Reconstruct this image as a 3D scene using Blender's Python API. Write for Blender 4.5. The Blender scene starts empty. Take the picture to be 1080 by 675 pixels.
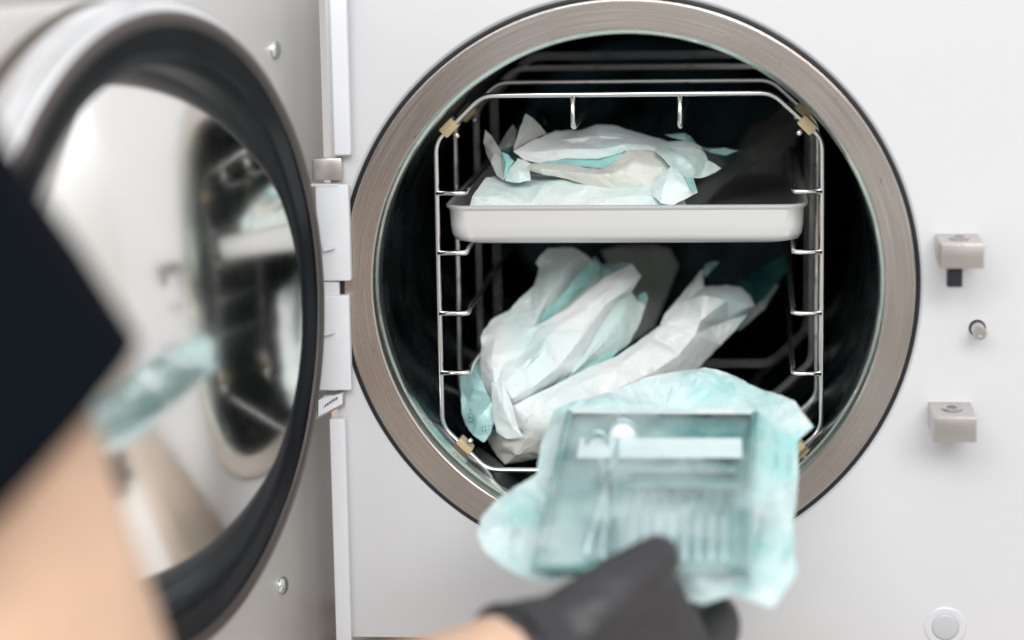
import bpy, bmesh, math, random
from mathutils import Vector, Matrix, noise
from mathutils.geometry import delaunay_2d_cdt
random.seed(4)
S = bpy.context.scene
COL = S.collection
PI = math.pi

# ------------------------------------------------------------------ camera
CAM = Vector((.0633654, -1.2365206, .20455))
RX = Vector((.995220776, .0961340643, -.0171419891))      # camera right
RY = Vector((.000105159597, -.176599441, -.984282798))    # camera down
RZ = Vector((-.0976503715, .979576888, -.175765543))      # camera forward
FPX = 2550.0
def at(px, py, Y):
    d = RX*((px-540)/FPX) + RY*((py-337.5)/FPX) + RZ
    return CAM + d*((Y-CAM.y)/d.y)
cam = bpy.data.cameras.new('camera'); co = bpy.data.objects.new('camera', cam); COL.objects.link(co)
m = Matrix((RX, -RY, -RZ)).transposed().to_4x4(); m.translation = CAM
co.matrix_world = m
cam.sensor_width = 36; cam.lens = FPX/1080*36; cam.clip_start = .02; cam.clip_end = 50
cam.dof.use_dof = True; cam.dof.focus_distance = 1.285; cam.dof.aperture_fstop = 2.9
S.camera = co

# ------------------------------------------------------------------ materials
def mat(name, col, rough=.5, metal=0, bump=0, bscale=200, var=0, vscale=30, coat=0, spec=.5, alpha=1, trans=0, ior=1.45, sss=0, stretch=(1,1,1), rvar=0, sheen=0, coord='Object'):
    M = bpy.data.materials.new(name); M.use_nodes = True
    n = M.node_tree.nodes; l = M.node_tree.links; b = n['Principled BSDF']
    b.inputs['Base Color'].default_value = (*col, 1); b.inputs['Roughness'].default_value = rough
    b.inputs['Metallic'].default_value = metal; b.inputs['Specular IOR Level'].default_value = spec
    b.inputs['Coat Weight'].default_value = coat; b.inputs['Alpha'].default_value = alpha
    b.inputs['Transmission Weight'].default_value = trans; b.inputs['IOR'].default_value = ior
    b.inputs['Subsurface Weight'].default_value = sss
    if sss: b.inputs['Subsurface Radius'].default_value = (.006, .003, .0015)
    if sheen: b.inputs['Sheen Weight'].default_value = sheen
    tc = n.new('ShaderNodeTexCoord'); mp = n.new('ShaderNodeMapping'); mp.inputs['Scale'].default_value = stretch
    l.new(tc.outputs[coord], mp.inputs['Vector'])
    M['v'] = 1
    if var or rvar:
        t = n.new('ShaderNodeTexNoise'); t.inputs['Scale'].default_value = vscale; t.inputs['Detail'].default_value = 4
        l.new(mp.outputs[0], t.inputs['Vector'])
        if var:
            r = n.new('ShaderNodeValToRGB'); r.color_ramp.elements[0].position = .3; r.color_ramp.elements[1].position = .7
            r.color_ramp.elements[0].color = (*[c*(1-var) for c in col], 1); r.color_ramp.elements[1].color = (*[min(1, c*(1+var)) for c in col], 1)
            l.new(t.outputs['Fac'], r.inputs['Fac']); l.new(r.outputs['Color'], b.inputs['Base Color'])
        if rvar:
            q = n.new('ShaderNodeMapRange'); q.inputs['To Min'].default_value = max(0, rough-rvar); q.inputs['To Max'].default_value = rough+rvar
            q.inputs['From Min'].default_value = .3; q.inputs['From Max'].default_value = .7
            l.new(t.outputs['Fac'], q.inputs['Value']); l.new(q.outputs[0], b.inputs['Roughness'])
    if bump:
        t = n.new('ShaderNodeTexNoise'); t.inputs['Scale'].default_value = bscale; t.inputs['Detail'].default_value = 3
        l.new(mp.outputs[0], t.inputs['Vector'])
        u = n.new('ShaderNodeBump'); u.inputs['Strength'].default_value = bump; u.inputs['Distance'].default_value = .001
        l.new(t.outputs['Fac'], u.inputs['Height']); l.new(u.outputs[0], b.inputs['Normal'])
    return M

def ring_mat(name, col, rough, streak=.08, axis='Y'):
    """lathe turned stainless steel: fine concentric grooves + soft blotches + a few dark specks"""
    M = bpy.data.materials.new(name); M.use_nodes = True
    n = M.node_tree.nodes; l = M.node_tree.links; b = n['Principled BSDF']
    b.inputs['Metallic'].default_value = 1
    tc = n.new('ShaderNodeTexCoord'); sp = n.new('ShaderNodeSeparateXYZ'); l.new(tc.outputs['Object'], sp.inputs[0])
    pw = n.new('ShaderNodeCombineXYZ'); l.new(sp.outputs['X'], pw.inputs[0]); l.new(sp.outputs['Z'], pw.inputs[1])
    ln = n.new('ShaderNodeVectorMath'); ln.operation = 'LENGTH'; l.new(pw.outputs[0], ln.inputs[0])
    an = n.new('ShaderNodeMath'); an.operation = 'ARCTAN2'; l.new(sp.outputs['Z'], an.inputs[0]); l.new(sp.outputs['X'], an.inputs[1])
    cb = n.new('ShaderNodeCombineXYZ')
    k1 = n.new('ShaderNodeMath'); k1.operation = 'MULTIPLY'; k1.inputs[1].default_value = 900; l.new(ln.outputs['Value'], k1.inputs[0])
    l.new(k1.outputs[0], cb.inputs[0])
    k2 = n.new('ShaderNodeMath'); k2.operation = 'MULTIPLY'; k2.inputs[1].default_value = 2.2; l.new(an.outputs[0], k2.inputs[0]); l.new(k2.outputs[0], cb.inputs[1])
    t = n.new('ShaderNodeTexNoise'); t.inputs['Scale'].default_value = 1; t.inputs['Detail'].default_value = 5; l.new(cb.outputs[0], t.inputs['Vector'])
    r = n.new('ShaderNodeValToRGB'); r.color_ramp.elements[0].position = .25; r.color_ramp.elements[1].position = .75
    r.color_ramp.elements[0].color = (*[c*(1-streak) for c in col], 1); r.color_ramp.elements[1].color = (*[min(1, c*(1+streak)) for c in col], 1)
    l.new(t.outputs['Fac'], r.inputs['Fac'])
    # specks: dark stains lying on mid radius
    cb2 = n.new('ShaderNodeCombineXYZ')
    k3 = n.new('ShaderNodeMath'); k3.operation = 'MULTIPLY'; k3.inputs[1].default_value = 420; l.new(ln.outputs['Value'], k3.inputs[0]); l.new(k3.outputs[0], cb2.inputs[0])
    k4 = n.new('ShaderNodeMath'); k4.operation = 'MULTIPLY'; k4.inputs[1].default_value = 24; l.new(an.outputs[0], k4.inputs[0]); l.new(k4.outputs[0], cb2.inputs[1])
    t2 = n.new('ShaderNodeTexNoise'); t2.inputs['Scale'].default_value = 1.; t2.inputs['Detail'].default_value = 2; l.new(cb2.outputs[0], t2.inputs['Vector'])
    r2 = n.new('ShaderNodeValToRGB'); r2.color_ramp.elements[0].position = .71; r2.color_ramp.elements[1].position = .78
    r2.color_ramp.elements[0].color = (1, 1, 1, 1); r2.color_ramp.elements[1].color = (.45, .42, .4, 1)
    l.new(t2.outputs['Fac'], r2.inputs['Fac'])
    t3 = n.new('ShaderNodeTexNoise'); t3.inputs['Scale'].default_value = 14; t3.inputs['Detail'].default_value = 2; l.new(tc.outputs['Object'], t3.inputs['Vector'])
    r3 = n.new('ShaderNodeValToRGB'); r3.color_ramp.elements[0].color = (.86, .84, .82, 1); r3.color_ramp.elements[1].color = (1, 1, 1, 1)
    r3.color_ramp.elements[0].position = .35; r3.color_ramp.elements[1].position = .65
    l.new(t3.outputs['Fac'], r3.inputs['Fac'])
    mx = n.new('ShaderNodeMixRGB'); mx.blend_type = 'MULTIPLY'; mx.inputs[0].default_value = 1; l.new(r.outputs[0], mx.inputs[1]); l.new(r2.outputs[0], mx.inputs[2])
    mx2 = n.new('ShaderNodeMixRGB'); mx2.blend_type = 'MULTIPLY'; mx2.inputs[0].default_value = 1; l.new(mx.outputs[0], mx2.inputs[1]); l.new(r3.outputs[0], mx2.inputs[2])
    l.new(mx2.outputs[0], b.inputs['Base Color'])
    q = n.new('ShaderNodeMapRange'); q.inputs['To Min'].default_value = rough-.06; q.inputs['To Max'].default_value = rough+.08
    l.new(t.outputs['Fac'], q.inputs['Value']); l.new(q.outputs[0], b.inputs['Roughness'])
    bp = n.new('ShaderNodeBump'); bp.inputs['Strength'].default_value = .12; bp.inputs['Distance'].default_value = .0006
    l.new(t.outputs['Fac'], bp.inputs['Height']); l.new(bp.outputs[0], b.inputs['Normal'])
    return M

def film_mat(name, col, a=.5, rough=.16, bump=.25, bscale=90):
    """thin tinted plastic film: part see-through, glossy, with soft wrinkles"""
    M = bpy.data.materials.new(name); M.use_nodes = True
    n = M.node_tree.nodes; l = M.node_tree.links; b = n['Principled BSDF']
    b.inputs['Base Color'].default_value = (*col, 1); b.inputs['Roughness'].default_value = rough
    b.inputs['Coat Weight'].default_value = .6; b.inputs['Coat Roughness'].default_value = .12
    tr = n.new('ShaderNodeBsdfTransparent'); tr.inputs[0].default_value = (*[min(1, .35+.65*c**.4) for c in col], 1)
    mx = n.new('ShaderNodeMixShader'); out = n['Material Output']
    tc = n.new('ShaderNodeTexCoord'); t = n.new('ShaderNodeTexNoise'); t.inputs['Scale'].default_value = bscale*.5; t.inputs['Detail'].default_value = 4
    l.new(tc.outputs['Object'], t.inputs['Vector'])
    r = n.new('ShaderNodeMapRange'); r.inputs['From Min'].default_value = .35; r.inputs['From Max'].default_value = .65
    r.inputs['To Min'].default_value = max(0, a-.16); r.inputs['To Max'].default_value = min(1, a+.16)
    l.new(t.outputs['Fac'], r.inputs['Value']); l.new(r.outputs[0], mx.inputs[0])
    l.new(tr.outputs[0], mx.inputs[1]); l.new(b.outputs[0], mx.inputs[2]); l.new(mx.outputs[0], out.inputs[0])
    t2 = n.new('ShaderNodeTexNoise'); t2.inputs['Scale'].default_value = bscale; t2.inputs['Detail'].default_value = 3; t2.inputs['Distortion'].default_value = 1.2
    l.new(tc.outputs['Object'], t2.inputs['Vector'])
    u = n.new('ShaderNodeBump'); u.inputs['Strength'].default_value = bump; u.inputs['Distance'].default_value = .003
    l.new(t2.outputs['Fac'], u.inputs['Height']); l.new(u.outputs[0], b.inputs['Normal'])
    return M

def paper_mat(name, col, tint=(.62, .80, .76), mixv=.35):
    M = bpy.data.materials.new(name); M.use_nodes = True
    n = M.node_tree.nodes; l = M.node_tree.links; b = n['Principled BSDF']
    b.inputs['Roughness'].default_value = .62; b.inputs['Specular IOR Level'].default_value = .3
    tc = n.new('ShaderNodeTexCoord'); t = n.new('ShaderNodeTexNoise'); t.inputs['Scale'].default_value = 22; t.inputs['Detail'].default_value = 3
    l.new(tc.outputs['Object'], t.inputs['Vector'])
    r = n.new('ShaderNodeValToRGB'); r.color_ramp.elements[0].position = .42; r.color_ramp.elements[1].position = .68
    r.color_ramp.elements[0].color = (*col, 1)
    r.color_ramp.elements[1].color = (*[c*(1-mixv)+k*mixv for c, k in zip(col, tint)], 1)
    l.new(t.outputs['Fac'], r.inputs['Fac']); l.new(r.outputs['Color'], b.inputs['Base Color'])
    tl = n.new('ShaderNodeBsdfTranslucent'); l.new(r.outputs['Color'], tl.inputs[0])
    mx = n.new('ShaderNodeMixShader'); mx.inputs[0].default_value = .22
    l.new(b.outputs[0], mx.inputs[1]); l.new(tl.outputs[0], mx.inputs[2]); l.new(mx.outputs[0], n['Material Output'].inputs[0])
    t2 = n.new('ShaderNodeTexNoise'); t2.inputs['Scale'].default_value = 85; t2.inputs['Detail'].default_value = 5; t2.inputs['Distortion'].default_value = 1.4
    l.new(tc.outputs['Object'], t2.inputs['Vector'])
    u = n.new('ShaderNodeBump'); u.inputs['Strength'].default_value = .55; u.inputs['Distance'].default_value = .002
    l.new(t2.outputs['Fac'], u.inputs['Height']); l.new(u.outputs[0], b.inputs['Normal'])
    return M

MAT = dict(
    white=mat('white_enamel', (.575, .575, .588), .40, bump=.05, bscale=900, coat=.15, var=.02, vscale=7, rvar=.07),
    plastic=mat('white_plastic', (.66, .67, .695), .38, bump=.03, bscale=600),
    steel=ring_mat('turned_steel', (.57, .53, .495), .26),
    lip=mat('polished_lip', (.74, .80, .74), .22, 1, bump=.05),
    dooredge=mat('polished_rim', (.90, .90, .91), .14, 1, bump=.04, bscale=40),
    doorplate=mat('brushed_plate', (.62, .605, .59), .42, .25, bump=.05, bscale=60, stretch=(1, 1, 8), rvar=.05, vscale=20),
    mirror=mat('mirror_steel', (.88, .87, .85), .12, 1, bump=.03, bscale=14, rvar=.02, vscale=20),
    wire=mat('wire_steel', (.86, .83, .82), .2, 1),
    block=mat('satin_steel', (.58, .55, .53), .3, 1, bump=.05, bscale=300, stretch=(.1, 1, 1), rvar=.06, vscale=100),
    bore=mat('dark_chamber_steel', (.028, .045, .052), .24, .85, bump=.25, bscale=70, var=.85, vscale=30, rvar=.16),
    black=mat('black_rubber', (.010, .012, .016), .42, bump=.1, bscale=150, spec=.45),
    gasket=mat('grey_black_silicone', (.006, .008, .011), .30, bump=.15, bscale=30, spec=.42),
    tray=mat('tray_metal', (.67, .67, .665), .34, .25, bump=.04, bscale=200, coat=.25),
    clip=mat('tan_plastic', (.60, .47, .27), .5, bump=.1, var=.15),
    paper=paper_mat('crepe_paper', (.90, .935, .925), (.58, .86, .82), .6),
    white_paper=paper_mat('white_paper', (.93, .94, .94), (.64, .89, .87), .6),
    green_paper=paper_mat('greenish_paper', (.80, .91, .88), (.58, .85, .80), .45),
    cream_paper=paper_mat('cream_paper', (.82, .81, .75), (.72, .82, .76), .4),
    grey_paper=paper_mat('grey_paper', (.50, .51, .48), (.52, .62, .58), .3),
    film=film_mat('teal_film', (.42, .77, .73), .72, .22),
    pale_film=film_mat('pale_teal_film', (.52, .80, .79), .72, .25),
    thin_film=film_mat('thin_teal_film', (.10, .36, .35), .12, .25),
    held_film=film_mat('clear_teal_film', (.86, .96, .96), .13, .09, .55, 30),
    held_back=paper_mat('teal_tinted_paper', (.84, .90, .905), (.38, .78, .76), .95),
    trayteal=mat('teal_box_plastic', (.13, .29, .285), .22, .1, coat=.6, bump=.1, bscale=60, var=.2, vscale=40),
    ink=mat('green_ink', (.02, .25, .22), .6),
    darkink=mat('dark_ink', (.08, .08, .09), .6),
    skin=mat('skin', (.66, .44, .31), .45, sss=.12, bump=.15, bscale=350, var=.10, vscale=26),
    glove=mat('black_nitrile', (.034, .032, .035), .46, bump=.6, bscale=110, spec=.5, var=.12, vscale=50),
    sleeve=mat('navy_cloth', (.004, .006, .009), .95, spec=.05, bump=.4, bscale=700),
    instr=mat('instrument_steel', (.72, .74, .74), .2, 1),
    pad=mat('white_pad_highlight', (.70, .73, .735), .4, coat=.3),  # cotton pad, and the painted highlights on the held box
    tool=mat('blued_steel', (.42, .55, .56), .3, .8),
    brown=mat('brown_shadow_metal', (.20, .175, .15), .45, 1),
    band=mat('grey_brown_band', (.12, .105, .10), .34, .6, bump=.2, bscale=30),
    button=mat('grey_button', (.44, .45, .47), .35, bump=.05),
    clear=mat('frosted_collar', (.56, .565, .59), .3, coat=.4),
    counter=mat('beige_counter', (.55, .44, .36), .5, var=.1, vscale=12),
)

# ------------------------------------------------------------------ helpers
def tag(o, label=None, cat=None, group=None, kind=None):
    if label: o['label'] = label
    if cat: o['category'] = cat
    if group: o['group'] = group
    if kind: o['kind'] = kind
    return o
def empty(name, loc=(0, 0, 0)):
    o = bpy.data.objects.new(name, None); o.location = loc; o.empty_display_size = .02; COL.objects.link(o); return o
def link(name, bm, m, parent=None, smooth=True, angle=None):
    bmesh.ops.remove_doubles(bm, verts=bm.verts, dist=1e-7)
    me = bpy.data.meshes.new(name); bm.normal_update(); bm.to_mesh(me); bm.free()
    me.materials.append(MAT[m] if isinstance(m, str) else m)
    o = bpy.data.objects.new(name, me); COL.objects.link(o)
    if smooth:
        me.polygons.foreach_set('use_smooth', [True]*len(me.polygons))
        if angle:
            try: me.set_sharp_from_angle(angle=math.radians(angle))
            except Exception: pass
    if parent is not None:
        o.parent = parent
        if parent.type == 'EMPTY' or True:
            pm = parent
            loc = Vector((0, 0, 0))
            while pm is not None: loc += pm.location; pm = pm.parent
            o.location = -loc
    return o
def box(bm, x0, x1, y0, y1, z0, z1, bev=0, seg=2):
    r = bmesh.ops.create_cube(bm, size=1)
    for v in r['verts']:
        v.co = Vector(((x0+x1)/2+v.co.x*(x1-x0), (y0+y1)/2+v.co.y*(y1-y0), (z0+z1)/2+v.co.z*(z1-z0)))
    if bev:
        es = list({e for v in r['verts'] for e in v.link_edges})
        bmesh.ops.bevel(bm, geom=es, offset=bev, segments=seg, profile=.6, affect='EDGES')
def lathe(bm, prof, fr=None, seg=160, close=False):
    """prof: [(r, h)] revolved about the axis fr=(origin, e1, e2, axis)"""
    O, a, b, ax = fr or (Vector((0, 0, 0)), Vector((1, 0, 0)), Vector((0, 0, 1)), Vector((0, 1, 0)))
    rings = []
    for r, h in prof:
        if r < 1e-6: rings.append([bm.verts.new(O+ax*h)])
        else: rings.append([bm.verts.new(O+ax*h+a*(r*math.cos(2*PI*i/seg))+b*(r*math.sin(2*PI*i/seg))) for i in range(seg)])
    n = len(rings)
    for k in range(n if close else n-1):
        A, B = rings[k], rings[(k+1) % n]
        for i in range(seg):
            j = (i+1) % seg
            if len(A) == 1 and len(B) == 1: continue
            if len(A) == 1: bm.faces.new((A[0], B[i], B[j]))
            elif len(B) == 1: bm.faces.new((A[i], B[0], A[j]))
            else: bm.faces.new((A[i], B[i], B[j], A[j]))
    bmesh.ops.recalc_face_normals(bm, faces=bm.faces)
def fillet(pts, r, n=6, closed=False):
    out = []; N = len(pts)
    for i, p in enumerate(pts):
        if not closed and i in (0, N-1): out.append(p); continue
        a, b = pts[i-1], pts[(i+1) % N]
        da, db = (a-p), (b-p); la, lb = da.length, db.length; da.normalize(); db.normalize()
        t = min(r, la*.45, lb*.45)
        A, B = p+da*t, p+db*t
        for k in range(n+1):
            s = k/n; out.append(A*(1-s)**2+p*2*s*(1-s)+B*s*s)
    return out
def tube(bm, pts, r, seg=12, closed=False, caps=True):
    rings = []; N = len(pts); prev = None
    for i, p in enumerate(pts):
        if closed: t = pts[(i+1) % N]-pts[i-1]
        else: t = pts[min(i+1, N-1)]-pts[max(i-1, 0)]
        t.normalize()
        if prev is None:
            u = t.orthogonal().normalized()
        else:
            u = prev-t*prev.dot(t); u.normalize()
        prev = u; w = t.cross(u)
        rr = r[i] if isinstance(r, (list, tuple)) else r
        rings.append([bm.verts.new(p+u*(rr*math.cos(2*PI*k/seg))+w*(rr*math.sin(2*PI*k/seg))) for k in range(seg)])
    for i in range(N if closed else N-1):
        A, B = rings[i], rings[(i+1) % N]
        off = 0
        if closed and i == N-1:
            off = min(range(seg), key=lambda o: (A[0].co-B[o].co).length)
        for k in range(seg):
            bm.faces.new((A[k], A[(k+1) % seg], B[(k+1+off) % seg], B[(k+off) % seg]))
    if not closed and caps:
        for R_, sgn in ((rings[0], 1), (rings[-1], -1)):
            bm.faces.new(R_)
    bmesh.ops.recalc_face_normals(bm, faces=bm.faces)
V = Vector

def sheet(name, outline, inner, m, parent, amp=.0006, scale=60, sub=3, thick=.0005, puff=0, smooth=1, seed=0, creases=()):
    """a folded sheet: outline / inner points are (px, py, Y) on the folds; facets between folds, fine crumpling on top; puff = fills the bag behind"""
    P = list(outline)+list(inner); n = len(outline); ce = []
    for c_ in creases:
        for i_, p_ in enumerate(c_):
            k_ = next((j for j, q_ in enumerate(P) if q_ == p_), None)
            if k_ is None: P.append(p_); k_ = len(P)-1
            if i_: ce.append((last, k_))
            last = k_
    vs, es, fs, *_ = delaunay_2d_cdt([V((p[0], p[1])) for p in P], [(i, (i+1) % n) for i in range(n)]+ce, [list(range(n))], 1, 1e-4)
    bm = bmesh.new(); Y = {}
    bv = []
    for v in vs:
        j = min(range(len(P)), key=lambda k: (P[k][0]-v.x)**2+(P[k][1]-v.y)**2)
        bv.append(bm.verts.new((v.x, P[j][2]*1000, v.y)))
    for f in fs:
        try: bm.faces.new([bv[i] for i in f])
        except ValueError: pass
    bmesh.ops.subdivide_edges(bm, edges=bm.edges, cuts=sub, use_grid_fill=True)
    bmesh.ops.triangulate(bm, faces=bm.faces)
    bnd = {v for v in bm.verts if v.is_boundary}
    for _ in range(smooth):
        bmesh.ops.smooth_vert(bm, verts=[v for v in bm.verts if v not in bnd], factor=.3, use_axis_x=False, use_axis_z=False, use_axis_y=True)
    bpts = [(o[0], o[1]) for o in outline]
    def dist(x, z):
        d = 1e9
        for i in range(n):
            ax, ay = bpts[i]; bx, by = bpts[(i+1) % n]; ex, ey = bx-ax, by-ay
            t = max(0, min(1, ((x-ax)*ex+(z-ay)*ey)/(ex*ex+ey*ey+1e-9)))
            d = min(d, math.hypot(x-ax-ex*t, z-ay-ey*t))
        return d
    ds = {}
    for v in bm.verts: ds[v.index] = None
    bm.verts.index_update()
    D = [0 if v in bnd else dist(v.co.x, v.co.z) for v in bm.verts]
    info = []
    for v in bm.verts:
        x, z, y = v.co.x, v.co.z, v.co.y/1000
        q = V((x*.1+seed*3.1, z*.1, seed*7.7))
        d = noise.noise(q*scale*.006)*1.5+(1-abs(noise.noise(q*scale*.013)*2.2))*.8-.4+noise.noise(q*scale*.035)*.22+(1-abs(noise.noise(q*scale*.028+V((5, 1, 2)))*2.4))*.35
        w = min(1, .35+D[v.index]/6)
        # slightly wavy rim as well
        ex = noise.noise(q*1.7)*.8; ez = noise.noise(q*1.7+V((9, 2, 4)))*.8
        info.append((x+ex*(v in bnd), z+ez*(v in bnd), y-d*amp*w*1.6))
    bm.verts.ensure_lookup_table()
    faces = [[v.index for v in f.verts] for f in bm.faces]
    bedges = [(e.verts[0].index, e.verts[1].index) for e in bm.edges if e.is_boundary]
    out = bmesh.new()
    F = [out.verts.new(at(x, z, y)) for x, z, y in info]
    Bk = [out.verts.new(at(x, z, y+thick+(min(puff, D[i]*.0006) if puff else 0))) for i, (x, z, y) in enumerate(info)]
    for f in faces:
        out.faces.new([F[i] for i in f]); out.faces.new([Bk[i] for i in reversed(f)])
    for a, b in bedges:
        out.faces.new((F[a], F[b], Bk[b], Bk[a]))
    bmesh.ops.recalc_face_normals(out, faces=out.faces)
    bm.free()
    return link(name, out, m, parent, angle=26)

def apply_mods(o):
    dg = bpy.context.evaluated_depsgraph_get(); dg.update()
    me = bpy.data.meshes.new_from_object(o.evaluated_get(dg)); o.modifiers.clear(); old = o.data; o.data = me; bpy.data.meshes.remove(old)
    me.polygons.foreach_set('use_smooth', [True]*len(me.polygons))
def blob(name, chains, m, parent, voxel=.0022, it=6, extra=None):
    """organic surface: union of tapered limbs, re-meshed into one continuous skin"""
    bm = bmesh.new()
    for ch in chains:
        pts = [c[0] for c in ch]; rr = [c[1] for c in ch]
        # resample
        P, R_ = [], []
        for i in range(len(pts)-1):
            k = max(2, int((pts[i+1]-pts[i]).length/.006))
            for j in range(k):
                s = j/k; P.append(pts[i].lerp(pts[i+1], s)); R_.append(rr[i]*(1-s)+rr[i+1]*s)
        P.append(pts[-1]); R_.append(rr[-1])
        for _ in range(2):
            P = [P[0]]+[(P[i-1]+P[i]*2+P[i+1])/4 for i in range(1, len(P)-1)]+[P[-1]]
        tube(bm, P, R_, 20)
        for p, r in ((P[0], R_[0]), (P[-1], R_[-1])):
            bmesh.ops.create_uvsphere(bm, u_segments=20, v_segments=12, radius=r*.995, matrix=Matrix.Translation(p))
    if extra: extra(bm)
    o = link(name, bm, m, parent)
    md = o.modifiers.new('r', 'REMESH'); md.mode = 'VOXEL'; md.voxel_size = voxel
    ms = o.modifiers.new('s', 'SMOOTH'); ms.factor = .5; ms.iterations = it
    bpy.context.view_layer.update(); apply_mods(o)
    return o

# ------------------------------------------------------------------ world and lamps
W = bpy.data.worlds.new('World'); S.world = W; W.use_nodes = True
n = W.node_tree.nodes; l = W.node_tree.links; bg = n['Background']
tc = n.new('ShaderNodeTexCoord'); sp = n.new('ShaderNodeSeparateXYZ'); l.new(tc.outputs['Generated'], sp.inputs[0])
mr = n.new('ShaderNodeMapRange'); mr.inputs['From Min'].default_value = -1; mr.inputs['From Max'].default_value = 1; l.new(sp.outputs['Z'], mr.inputs['Value'])
cr = n.new('ShaderNodeValToRGB'); l.new(mr.outputs[0], cr.inputs['Fac'])
E_ = cr.color_ramp.elements; E_[0].position = 0; E_[0].color = (.86, .83, .81, 1); E_[1].position = 1; E_[1].color = (1, 1, 1, 1)
for p, c in ((.40, (.66, .63, .60, 1)), (.50, (.70, .68, .66, 1)), (.58, (.86, .855, .85, 1)), (.75, (.95, .96, .98, 1))):
    e = E_.new(p); e.color = c
nz = n.new('ShaderNodeTexNoise'); nz.inputs['Scale'].default_value = 2.2; nz.inputs['Detail'].default_value = 1.5; l.new(tc.outputs['Generated'], nz.inputs['Vector'])
nr = n.new('ShaderNodeMapRange'); nr.inputs['From Min'].default_value = .35; nr.inputs['From Max'].default_value = .65; nr.inputs['To Min'].default_value = .72; nr.inputs['To Max'].default_value = 1.18
l.new(nz.outputs['Fac'], nr.inputs['Value'])
mm = n.new('ShaderNodeMixRGB'); mm.blend_type = 'MULTIPLY'; mm.inputs[0].default_value = 1; l.new(cr.outputs[0], mm.inputs[1]); l.new(nr.outputs[0], mm.inputs[2])
xa = n.new('ShaderNodeMapRange'); xa.inputs['From Min'].default_value = -1; xa.inputs['From Max'].default_value = 1; l.new(sp.outputs['X'], xa.inputs['Value'])
xr_ = n.new('ShaderNodeValToRGB'); l.new(xa.outputs[0], xr_.inputs['Fac'])
for p_, v_ in ((0, .95), (1, .85)):
    xr_.color_ramp.elements[p_].color = (v_, v_, v_, 1); xr_.color_ramp.elements[p_].position = p_
for p_, v_ in ((.30, .60), (.5, .52), (.62, .55)):
    e = xr_.color_ramp.elements.new(p_); e.color = (v_, v_, v_, 1)
m2 = n.new('ShaderNodeMixRGB'); m2.blend_type = 'MULTIPLY'; m2.inputs[0].default_value = 1; l.new(mm.outputs[0], m2.inputs[1]); l.new(xr_.outputs[0], m2.inputs[2])
l.new(m2.outputs[0], bg.inputs[0]); bg.inputs[1].default_value = 1.5
def area(name, loc, target, size, power, col=(1, 1, 1)):
    L = bpy.data.lights.new(name, 'AREA'); L.shape = 'RECTANGLE'; L.size, L.size_y = size; L.energy = power; L.color = col
    o = bpy.data.objects.new(name, L); COL.objects.link(o); o.location = loc
    o.rotation_euler = (V(target)-V(loc)).to_track_quat('-Z', 'Y').to_euler(); return o
area('ceiling_lamp', (.1, -1.3, 1.7), (0, 0, 0), (1.6, 1.0), 1, (1, .985, .96))
area('window_behind', (-.5, -3.4, 2.1), (0, 0, -.15), (2.4, 1.4), 62, (.96, .98, 1))
area('right_fill', (1.2, -3.7, 1.9), (0, 0, -.15), (1.6, 1.2), 66, (1, .99, .97))  # added fill lamp from the right, not an actual window
area('window_light', (-2.1, -1.75, .0), (-.2, -.2, 0), (1.1, 2.0), 19, (.95, .98, 1))
S.view_settings.view_transform = 'Standard'; S.view_settings.look = 'None'; S.view_settings.exposure = .13; S.view_settings.gamma = 1
S.render.engine = 'CYCLES'; S.cycles.use_denoising = True; S.cycles.max_bounces = 14; S.cycles.transparent_max_bounces = 16
S.cycles.caustics_reflective = True; S.cycles.sample_clamp_indirect = 6

# ------------------------------------------------------------------ counter
bm = bmesh.new(); box(bm, -1.2, 1.2, -.045, .9, -.235, -.205, .002)
tag(link('counter', bm, 'counter', None, smooth=False), kind='structure')

# ------------------------------------------------------------------ autoclave
A = empty('autoclave', (0, .2, -.205))
tag(A, 'white autoclave with open round steel chamber, its door swung out to the left', 'autoclave')
# front panel with a round hole
PX0, PX1, PZ0, PZ1 = -.1535, .52, -.1905, .30
bm = bmesh.new(); N = 192; RH = .1508
def sq(ang):
    c, s = math.cos(ang), math.sin(ang); t = 1e9
    if c > 1e-9: t = min(t, PX1/c)
    if c < -1e-9: t = min(t, PX0/c)
    if s > 1e-9: t = min(t, PZ1/s)
    if s < -1e-9: t = min(t, PZ0/s)
    return t*c, t*s
angs = sorted(set([2*PI*i/N for i in range(N)]+[math.atan2(z, x) % (2*PI) for x in (PX0, PX1) for z in (PZ0, PZ1)]))
prof = [(0, 'o', .0), (0, 'o', .05)]
ri = [bm.verts.new((RH*math.cos(a), .0012, RH*math.sin(a))) for a in angs]
rl = [bm.verts.new(((RH+.0015)*math.cos(a), 0, (RH+.0015)*math.sin(a))) for a in angs]
rd = [bm.verts.new((RH*math.cos(a), .03, RH*math.sin(a))) for a in angs]
ro = [bm.verts.new((sq(a)[0], 0, sq(a)[1])) for a in angs]
rb = [bm.verts.new((sq(a)[0], .44, sq(a)[1])) for a in angs]
k = len(angs)
for i in range(k):
    j = (i+1) % k
    for a_, b_ in ((rd, ri), (ri, rl), (rl, ro), (ro, rb)): bm.faces.new((a_[i], a_[j], b_[j], b_[i]))
bmesh.ops.recalc_face_normals(bm, faces=bm.faces)
link('front_panel', bm, 'white', A, smooth=True, angle=30)
# black gap ring round the flange
bm = bmesh.new(); lathe(bm, [(.1475, .006), (.1482, .0002), (.1498, -.0004), (.1507, .0004), (.1507, .012)])
link('gap_seal', bm, 'black', A)
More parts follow.
